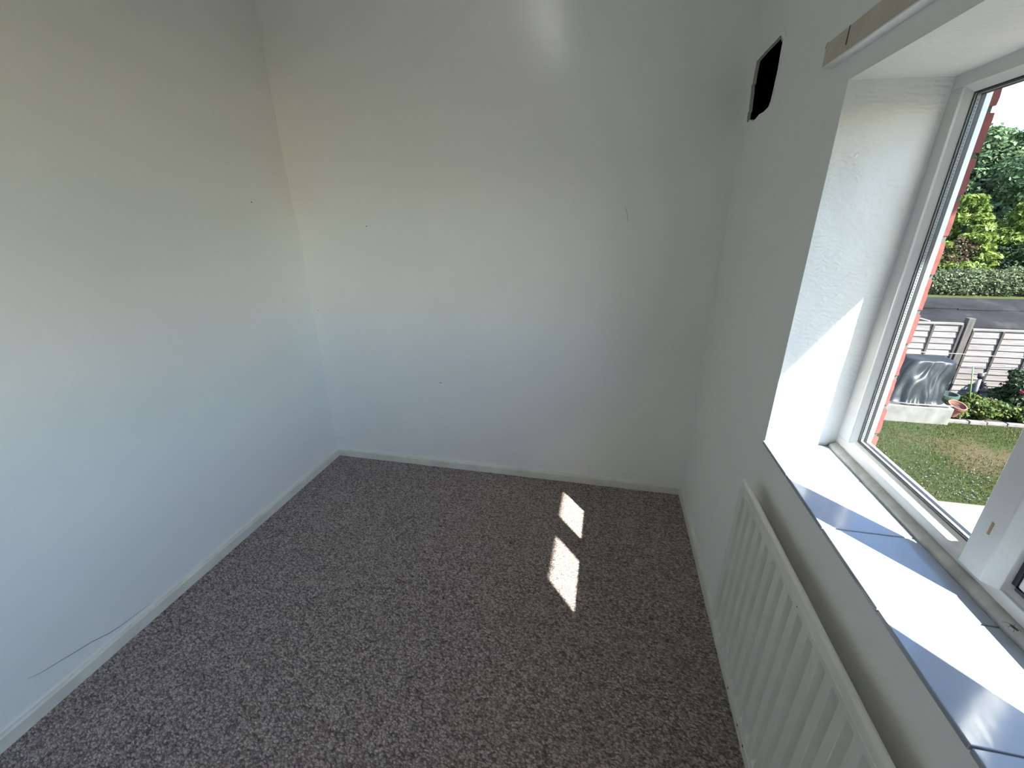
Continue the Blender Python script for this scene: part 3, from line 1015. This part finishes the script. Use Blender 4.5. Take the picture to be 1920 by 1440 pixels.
# clover heads
n = 260
x = RNG.uniform(4.2, 7.6, n)
y = 4.6 + np.abs(RNG.normal(0, 0.75, n))
vv, ff = [], []
for i in range(n):
    if y[i] > 7.4:
        continue
    c = Vector((x[i], y[i], ZG + 0.035))
    o = len(vv)
    r = random.uniform(0.008, 0.014)
    vv += [c + Vector((r, 0, 0)), c + Vector((0, r, 0)), c + Vector((-r, 0, 0)), c + Vector((0, -r, 0)), c + Vector((0, 0, r)), c + Vector((0, 0, -0.035))]
    ff += [(o, o + 1, o + 4), (o + 1, o + 2, o + 4), (o + 2, o + 3, o + 4), (o + 3, o, o + 4), (o, o + 1, o + 5), (o + 1, o + 2, o + 5), (o + 2, o + 3, o + 5), (o + 3, o, o + 5)]
clv = raw('clover_flowers', vv, ff, M['clover'])
tag(clv, 'tiny white clover flowers dotted over the lawn', 'clover', kind='stuff')

# ------------------------------------------------------------------ fence: lap panels and posts
YF = 9.20
fence = empty('garden_fence', (8.6, YF, ZG))
tag(fence, 'weathered overlap fence with dark battens and grey posts behind the flower bed', 'fence')
def fence_panel(x0, x1, top):
    p = empty('panel', ((x0 + x1) / 2, YF, ZG))
    p.parent = fence
    p.matrix_parent_inverse = fence.matrix_basis.inverted()
    p0 = 0.1425
    nsl = 12
    for i in range(nsl):
        zt = top - 0.045 - i * p0
        zb = zt - p0 - 0.012
        if zb < ZG + 0.02:
            zb = ZG + 0.02
        wob = [0.006 * noise.noise((x0 + i * 3.1, k_ * 0.9, 1.0)) for k_ in range(9)]
        mb = MB()
        vs, fs = [], []
        for k_ in range(9):
            xk = x0 + 0.03 + (x1 - x0 - 0.06) * k_ / 8
            yb = YF - 0.040 - 0.004 * noise.noise((xk * 2, i, 0))
            vs += [(xk, yb, zb + wob[k_]), (xk, yb + 0.012, zb + wob[k_]), (xk, YF - 0.006, zt), (xk, YF - 0.013, zt)]
        for k_ in range(8):
            for q in range(4):
                q2 = (q + 1) % 4
                fs.append((k_ * 4 + q, k_ * 4 + q2, (k_ + 1) * 4 + q2, (k_ + 1) * 4 + q))
        fs += [(3, 2, 1, 0), (32, 33, 34, 35)]
        mb.add(vs, fs)
        mb.build('slat', M['fence'], p)
    MB().box((x0 + 0.02, YF - 0.052, top - 0.045), (x1 - 0.02, YF + 0.02, top)).build('top_capping', M['fence'], p, bevel=0.004)
    for fx in (0.02, 1 / 3, 2 / 3, 0.98):
        xb = x0 + (x1 - x0) * fx
        wv = [(0.003 * math.sin(k_ * 1.7 + fx * 9)) for k_ in range(14)]
        MB().box((xb - 0.022, YF - 0.064, ZG + 0.03), (xb + 0.022, YF - 0.044, top - 0.045)).build('batten', M['fencedark'], p, bevel=0.003)
    return p
def fence_post(x, top):
    MB().box((x - 0.065, YF - 0.085, ZG), (x + 0.065, YF + 0.045, top)).build('post', M['post'], fence, bevel=0.010)
fence_panel(3.80, 5.60, -0.92)
fence_post(5.67, -0.80)
fence_panel(5.74, 7.47, -0.90)
fence_post(7.555, -0.785)
fence_panel(7.64, 9.45, -1.02)
fence_post(9.54, -0.90)
fence_panel(9.63, 11.44, -1.02)
fence_post(11.53, -0.90)
fence_panel(11.62, 13.43, -1.02)

# ------------------------------------------------------------------ neighbour's shed roof behind the fence
shed = empty('shed', (9.5, 10.2, ZG))
def roof_z(y):
    return -1.00 + (y - 9.42) * 0.235
v, f = [], []
nx, ny = 60, 10
for i in range(nx + 1):
    for j in range(ny + 1):
        X = 4.6 + 11.0 * i / nx
        Yq = 9.40 + 1.52 * j / ny
        v.append((X, Yq, roof_z(Yq) + 0.018 * noise.noise((X * 1.1, Yq * 1.6, 0.4)) - (0.05 if j == 0 else 0)))
for i in range(nx):
    for j in range(ny):
        a = i * (ny + 1) + j
        f.append((a, a + ny + 1, a + ny + 2, a + 1))
raw('felt_roof', v, f, M['felt'], shed, True)
for x0, x1, y0, y1 in ((4.6, 8.2, 10.28, 10.93), (8.0, 12.4, 10.24, 10.93)):
    vs, fs = [], []
    for i in range(21):
        X = x0 + (x1 - x0) * i / 20
        e = 0.02 * noise.noise((X * 2.2, 9, 0))
        vs += [(X, y0 + e, roof_z(y0) + 0.026), (X, y1, roof_z(y1) + 0.030), (X, y1, roof_z(y1) + 0.01), (X, y0 + e, roof_z(y0) + 0.004)]
    for i in range(20):
        for q in range(4):
            q2 = (q + 1) % 4
            fs.append((i * 4 + q, i * 4 + q2, (i + 1) * 4 + q2, (i + 1) * 4 + q))
    raw('felt_sheet', vs, fs, M['felt'], shed)
MB().box((4.65, 9.45, ZG), (15.5, 10.85, -1.10)).build('shed_body', M['shed'], shed)
MB().tube([(5.9, 10.55, -0.70), (6.95, 9.40, -0.93)], 0.018, 6).build('roof_batten', M['rope'], shed)
tag(shed, 'long dark felt roofed shed behind the weathered fence', 'shed')

# ------------------------------------------------------------------ concrete plinth, covered heap, pots
pl = MB()
vs, fs = [], []
nxp = 14
for i in range(nxp + 1):
    X = 4.9 + 1.76 * i / nxp
    w = 0.02 * noise.noise((X * 3, 0, 0))
    vs += [(X, 7.46 + w, ZG), (X, 7.45 + w * 1.3, -2.32 + w * 0.5), (X, 8.50, -2.30), (X, 8.50, ZG)]
for i in range(nxp):
    for q in range(4):
        q2 = (q + 1) % 4
        fs.append((i * 4 + q, i * 4 + q2, (i + 1) * 4 + q2, (i + 1) * 4 + q))
fs += [(0, 1, 2, 3), tuple(nxp * 4 + q for q in (3, 2, 1, 0))]
plinth = MB().add(vs, fs).build('concrete_base', M['concrete'], bevel=0.015)
tag(plinth, 'low rough concrete base under the grey tarpaulin', 'plinth')

# tarpaulin draped over a boxy heap: lofted rings with folds
heap = empty('covered_heap', (6.1, 7.95, -2.3))
vs, fs = [], []
NSEG, rings = 96, 16
def rrect(a, hx, hy, p=5.0):
    c, s = math.cos(a), math.sin(a)
    r = (abs(c / hx) ** p + abs(s / hy) ** p) ** (-1 / p)
    return r * c, r * s
for j in range(rings + 1):
    t = j / rings
    z = -2.295 + 0.83 * t
    hx = 0.50 - 0.10 * t ** 1.2
    hy = 0.42 - 0.16 * t ** 1.1
    cxp = 6.07 + 0.26 * t
    cyp = 7.96 + 0.13 * t
    for k_ in range(NSEG):
        a = 2 * math.pi * k_ / NSEG
        px, py = rrect(a, hx, hy)
        fold = math.sin(a * 9 + 3 * noise.noise((math.cos(a) * 2, math.sin(a) * 2, t * 1.5)) * 2)
        drape = noise.noise((px * 5, py * 5, z * 3.2))
        sw = math.sin((px * 6.0 + (t - 0.5) ** 2 * 9) * 1.3 + 5 * t)
        amp = 0.040 * (1 - t) ** 0.5 * fold + 0.055 * drape * (1 - t * 0.5) + 0.032 * sw * (1 - t)
        if j == 0:
            amp += 0.03
        l = math.hypot(px, py)
        vs.append((cxp + px * (1 + amp / l), cyp + py * (1 + amp / l), z + 0.02 * drape * t))
for j in range(rings):
    for k_ in range(NSEG):
        k2 = (k_ + 1) % NSEG
        fs.append((j * NSEG + k_, j * NSEG + k2, (j + 1) * NSEG + k2, (j + 1) * NSEG + k_))
top0 = rings * NSEG
for q, sc in enumerate((0.96, 0.8, 0.45, 0.12)):
    for k_ in range(NSEG):
        a = 2 * math.pi * k_ / NSEG
        px, py = rrect(a, 0.40 * sc, 0.26 * sc)
        z = -1.465 + (0.018, 0.028, 0.015, 0.0)[q] + 0.02 * noise.noise((px * 4, py * 4, 3.3))
        vs.append((6.33 + px, 8.09 + py, z))
    for k_ in range(NSEG):
        k2 = (k_ + 1) % NSEG
        fs.append((top0 + q * NSEG + k_, top0 + q * NSEG + k2, top0 + (q + 1) * NSEG + k2, top0 + (q + 1) * NSEG + k_))
fs.append(tuple(top0 + 4 * NSEG + k_ for k_ in range(NSEG)))
raw('tarpaulin', vs, fs, M['tarp'], heap, True)
for (za, ya, ra) in ((-2.27, 7.47, 0.014), (-2.28, 7.50, 0.010)):
    MB().tube([(5.45 + ra * 9, ya + 0.04, za), (5.9, ya - 0.01, za - 0.004), (6.62, ya, za + 0.004)], ra, 7).build('edge_rope', M['pipe'], heap, smooth=True)
tag(heap, 'heap under a folded grey tarpaulin on the concrete base', 'covered heap')

def pot(name, c, r, h, mat, tilt, label, rim):
    o = empty(name, c)
    Mx = Matrix.Rotation(tilt, 3, 'X') @ Matrix.Rotation(tilt * 0.4, 3, 'Y')
    MB().lathe([(0.001, 0.0), (r * 0.68, 0.0), (r * 0.92, h * 0.86), (r * 0.84, h * 0.86), (r * 0.62, h * 0.1), (0.001, h * 0.1)], 22, c, Mx).build('pot_body', mat, o, smooth=False)
    MB().lathe([(r * 0.90, h * 0.80), (r, h * 0.80), (r * 1.02, h), (r * 0.88, h), (r * 0.86, h * 0.82)], 22, c, Mx).build('rim', mat, o)
    MB().lathe([(0.001, h * 0.72), (r * 0.80, h * 0.70)], 18, c, Mx).build('compost', M['soil'], o)
    tag(o, label, 'plant pot')
pot('plant_pot', (6.86, 7.80, ZG + 0.13), 0.16, 0.26, M['terracotta'], 0.30, 'terracotta plant pot leaning at the corner of the concrete base', 0)
pot('plant_pot', (7.02, 8.26, ZG + 0.02), 0.20, 0.40, M['greenpot'], 0.0, 'dull green plant pot behind the terracotta pot', 0)

o = MB().tube([(7.56, 8.30, ZG), (7.44, 8.30, -2.2), (7.31, 8.30, -1.66)], [0.012, 0.012, 0.011], 8).build('garden_stake', M['cane'], smooth=True)
tag(o, 'thin bright green garden stake standing in the bed before the fence', 'stake')
pp = empty('downpipe', (7.93, 8.8, ZG))
MB().tube([(7.93, 8.80, ZG), (7.90, 8.80, -2.05)], 0.035, 10).build('pipe', M['pipe'], pp, smooth=True)
MB().tube([(7.90, 8.80, -2.06), (7.895, 8.80, -1.96)], [0.05, 0.06], 12).build('collar', M['rubber'], pp, smooth=True)
MB().tube([(7.86, 8.78, -1.99), (7.98, 8.82, -1.93)], 0.014, 8).build('bar', M['pipe'], pp, smooth=True)
tag(pp, 'grey pipe with a black collar standing before the fence', 'pipe')
line = MB().tube([(4.2, 8.6, -1.43), (6.2, 8.75, -1.50), (7.4, 8.85, -1.53), (8.6, 8.93, -1.58), (10.4, 9.05, -1.66)], 0.0055, 6).build('washing_line', M['rope'], smooth=True)
tag(line, 'thin white washing line stretched along the fence', 'line')

# ------------------------------------------------------------------ plants
def leaf_arrays(blobs, n, size, flat=0.5, shell=0.55, aspect=1.6, droop=0.0):
    vol = np.array([b[3] * b[4] * b[5] for b in blobs]) ** (2 / 3)
    idx = RNG.choice(len(blobs), n, p=vol / vol.sum())
    B = np.array(blobs)[idx]
    d = RNG.normal(size=(n, 3))
    d /= np.linalg.norm(d, axis=1)[:, None]
    r = (shell + (1 - shell) * RNG.uniform(0, 1, n) ** 0.6) * (1 + RNG.normal(0, 0.06, n))
    P = B[:, :3] + d * B[:, 3:6] * r[:, None]
    nr = d * (1 - flat) + RNG.normal(size=(n, 3)) * 0.55 + np.array([0, 0, flat])
    nr /= np.linalg.norm(nr, axis=1)[:, None]
    t = np.cross(nr, RNG.normal(size=(n, 3)))
    t /= np.linalg.norm(t, axis=1)[:, None]
    t[:, 2] -= droop
    b = np.cross(nr, t)
    s = size * RNG.uniform(0.55, 1.35, n)[:, None]
    q = np.stack([P - t * s * aspect * 0.5, P + b * s * 0.5 + nr * s * 0.12, P + t * s * aspect * 0.5, P - b * s * 0.5 + nr * s * 0.12], 1)
    return q

def foliage(name, q, mat, parent):
    n = len(q)
    me = bpy.data.meshes.new(name)
    me.vertices.add(n * 4)
    me.vertices.foreach_set('co', q.reshape(-1).astype(np.float32))
    me.loops.add(n * 4)
    me.loops.foreach_set('vertex_index', np.arange(n * 4, dtype=np.int32))
    me.polygons.add(n)
    me.polygons.foreach_set('loop_start', np.arange(0, n * 4, 4, dtype=np.int32))
    me.polygons.foreach_set('loop_total', np.full(n, 4, dtype=np.int32))
    me.update()
    me.validate()
    me.materials.append(mat)
    o = bpy.data.objects.new(name, me)
    COL.objects.link(o)
    o.parent = parent
    o.matrix_parent_inverse = parent.matrix_basis.inverted()
    return o

def crown_blobs(c, rx, ry, rz, k, seed):
    r = random.Random(seed)
    out = [(c[0], c[1], c[2], rx * 0.72, ry * 0.72, rz * 0.80)]
    for _ in range(k):
        a, e = r.uniform(0, 2 * math.pi), r.uniform(-0.7, 1.0)
        ce = math.sqrt(max(0, 1 - e * e * 0.9))
        s = r.uniform(0.26, 0.44)
        out.append((c[0] + rx * 0.72 * math.cos(a) * ce, c[1] + ry * 0.72 * math.sin(a) * ce, c[2] + rz * 0.78 * e, rx * s, ry * s, rz * s * 0.9))
    return out

def tree(name, base, crown_c, rx, ry, rz, n, size, mat, label, cat, group, seed, k=16, trunk=0.18, droop=0.0, flat=0.5):
    t = empty(name, base)
    MB().tube([base, (base[0] + 0.1, base[1], (base[2] + crown_c[2]) / 2), (crown_c[0], crown_c[1], crown_c[2])], [trunk, trunk * 0.8, trunk * 0.4], 8).build('trunk', M['bark'], t, smooth=True)
    foliage('crown', leaf_arrays(crown_blobs(crown_c, rx, ry, rz, k, seed), n, size, flat, 0.6, 1.6, droop), mat, t)
    tag(t, label, cat, group)
    return t

trees = [
    ((17.0, 34.0), 2.0, 3.2, 3.3, 'broad green tree hidden behind the brick jamb, leftmost of the far trees'),
    ((22.6, 33.0), 2.6, 2.9, 3.6, 'tall feathery green tree rising nearest the brick jamb against the sky'),
    ((27.2, 34.0), 2.6, 3.4, 3.9, 'tall broad green tree standing second from the brick jamb'),
    ((33.0, 35.0), 2.6, 3.8, 4.0, 'tall broad green tree standing third from the brick jamb'),
    ((40.0, 36.0), 2.6, 4.2, 4.0, 'tall broad green tree farthest from the brick jamb'),
]
for i, ((x, y), cz, rx, rz, lab) in enumerate(trees):
    tree('broadleaf_tree', (x, y, ZG), (x, y, cz), rx, rx, rz, 26000, 0.17, M['leaf_big'], lab, 'tree', 'tall trees beyond the fence', 20 + i, 22)
far_side = [
    ((24.5, -9.0), 1.2, 3.6, 'broad tree beyond the end of the garden, farthest along the house side'),
    ((26.0, -3.0), 1.6, 3.9, 'broad tree beyond the end of the garden, second from the house side'),
    ((24.8, 3.5), 1.0, 3.4, 'broad tree beyond the end of the garden, third from the house side'),
    ((27.5, 9.5), 1.6, 3.8, 'broad tree beyond the end of the garden, fourth from the house side'),
    ((28.5, 16.5), 1.2, 3.6, 'broad tree beyond the end of the garden, last before the hedge'),
]
for i, ((x, y), cz, rx, lab) in enumerate(far_side):
    tree('garden_end_tree', (x, y, ZG), (x, y, cz), rx, rx, 3.3, 9000, 0.30, M['leaf_big'], lab, 'tree', 'trees beyond the end of the garden', 40 + i, 16)
con = [
    ((15.6, 28.2), 1.6, 1.3, 'small golden green conifer hidden behind the brick jamb'),
    ((18.9, 27.8), 1.9, 2.15, 'golden green conifer with a pointed top before the tall trees'),
    ((22.0, 28.3), 2.0, 1.75, 'golden green conifer second from the brick jamb'),
    ((25.4, 28.6), 2.2, 1.9, 'golden green conifer third from the brick jamb'),
]
for i, ((x, y), rx, ztop, lab) in enumerate(con):
    t = empty('golden_conifer', (x, y, ZG))
    MB().tube([(x, y, ZG), (x, y, ztop - 0.3)], [0.14, 0.03], 8).build('trunk', M['bark'], t)
    bl = []
    rr = random.Random(50 + i)
    for j in range(9):
        u = j / 8
        z = ZG + 0.9 + (ztop - ZG - 1.0) * u
        rad_ = rx * (1.0 - 0.80 * u) * 0.75
        for q in range(6):
            a = rr.uniform(0, 6.28)
            bl.append((x + rad_ * math.cos(a), y + rad_ * math.sin(a), z, 0.32 + rx * 0.30 * (1 - u), 0.32 + rx * 0.30 * (1 - u), 0.28))
    bl.append((x, y, ztop - 0.2, 0.14, 0.14, 0.4))
    foliage('crown', leaf_arrays(bl, 15000, 0.12, 0.55, 0.5, 2.2, 0.25), M['leaf_conifer'], t)
    tag(t, lab, 'conifer', 'golden conifers beyond the fence')
for i, (x, y, lab) in enumerate([(15.9, 26.6, 'rusty leaved shrub between the brick jamb and the hedge'), (18.1, 26.9, 'rusty leaved shrub under the pointed conifer behind the hedge'), (21.3, 27.0, 'rusty leaved shrub farthest from the brick jamb behind the hedge')]):
    tree('rusty_shrub', (x, y, ZG), (x, y, -1.2), 1.25, 1.0, 1.25, 6000, 0.10, M['leaf_rust'] if i != 2 else M['leaf_rose'], lab, 'shrub', 'shrubs behind the hedge', 70 + i, 10, 0.08)
# clipped hedge
hg = empty('hedge', (20, 25.3, ZG))
bl = []
xx = 10.0
while xx < 34:
    bl.append((xx, 25.4 + random.uniform(-0.15, 0.15), ZG + 0.62 + random.uniform(-0.06, 0.06), 0.75, 0.62, 0.78 + random.uniform(-0.1, 0.12)))
    xx += 0.55
foliage('leaves', leaf_arrays(bl, 46000, 0.085, 0.4, 0.7, 1.4), M['leaf_hedge'], hg)
MB().box((10, 25.25, ZG), (34, 25.55, ZG + 0.9)).build('stems', M['bark'], hg)
tag(hg, 'long pale green hedge across the far side of the lawn', 'hedge')
# hedge across the end of the garden
eh = empty('end_hedge', (16.6, 0, ZG))
bl = []
yy_ = -9.0
while yy_ < 9.0:
    bl.append((16.6 + random.uniform(-0.1, 0.1), yy_, ZG + 0.75, 0.6, 0.65, 0.95 + random.uniform(-0.1, 0.1)))
    yy_ += 0.6
foliage('leaves', leaf_arrays(bl, 22000, 0.11, 0.4, 0.7, 1.4), M['leaf_hedge'], eh)
MB().box((16.5, -9.0, ZG), (16.7, 9.0, ZG + 1.0)).build('stems', M['bark'], eh)
tag(eh, 'clipped hedge across the far end of the garden', 'hedge')
# rose bush
rb = empty('rose_bush', (8.55, 8.55, ZG))
MB().tube([(8.5, 8.5, ZG), (8.52, 8.52, -2.2)], [0.03, 0.02], 6).build('stem', M['bark'], rb)
foliage('leaves', leaf_arrays(crown_blobs((8.55, 8.50, -2.22), 0.55, 0.45, 0.46, 12, 5), 5200, 0.050, 0.4, 0.45, 1.5), M['leaf_rose'], rb)
for i, (x, y, z) in enumerate([(8.30, 8.10, -1.98), (8.42, 8.05, -2.13), (8.22, 8.16, -2.10), (8.60, 8.02, -2.05), (8.36, 8.08, -1.90), (8.72, 8.06, -1.95), (8.85, 8.12, -2.2)]):
    q = leaf_arrays([(x, y, z, 0.035, 0.03, 0.03)], 40, 0.035, 0.3, 0.3, 1.1)
    foliage('flower', q, M['petal'], rb)
tag(rb, 'dark leafy rose bush with red flowers against the fence', 'rose bush')
# low bed plants
beds = [(7.05, 7.95, 0.20, 'low yellow green plant beside the terracotta pot'), (7.45, 7.90, 0.24, 'low leafy bed plant at the foot of the green stake'),
        (7.85, 8.00, 0.26, 'low leafy bed plant before the grey pipe'), (8.25, 7.86, 0.24, 'low leafy bed plant before the rose bush'),
        (7.65, 8.35, 0.24, 'low leafy bed plant between the stake and the grey pipe, nearer the fence'), (8.60, 7.85, 0.20, 'pale low bed plant right of the rose bush, by the edging stones'),
        (9.15, 8.00, 0.28, 'low leafy bed plant past the rose bush'), (9.8, 8.05, 0.28, 'low leafy bed plant second past the rose bush'), (10.5, 8.1, 0.3, 'low leafy bed plant farthest along the bed')]
for i, (x, y, r, lab) in enumerate(beds):
    t = empty('bed_plant', (x, y, ZG))
    MB().tube([(x, y, ZG), (x, y, ZG + r * 0.8)], 0.010, 6).build('stem', M['bark'], t)
    foliage('leaves', leaf_arrays(crown_blobs((x, y, ZG + 0.20), r * 1.25, r * 1.05, r * 0.95, 7, 90 + i), 1500, 0.048, 0.5, 0.35, 1.7), M['leaf_bed'], t)
    tag(t, lab, 'plant', 'low plants in the flower bed')
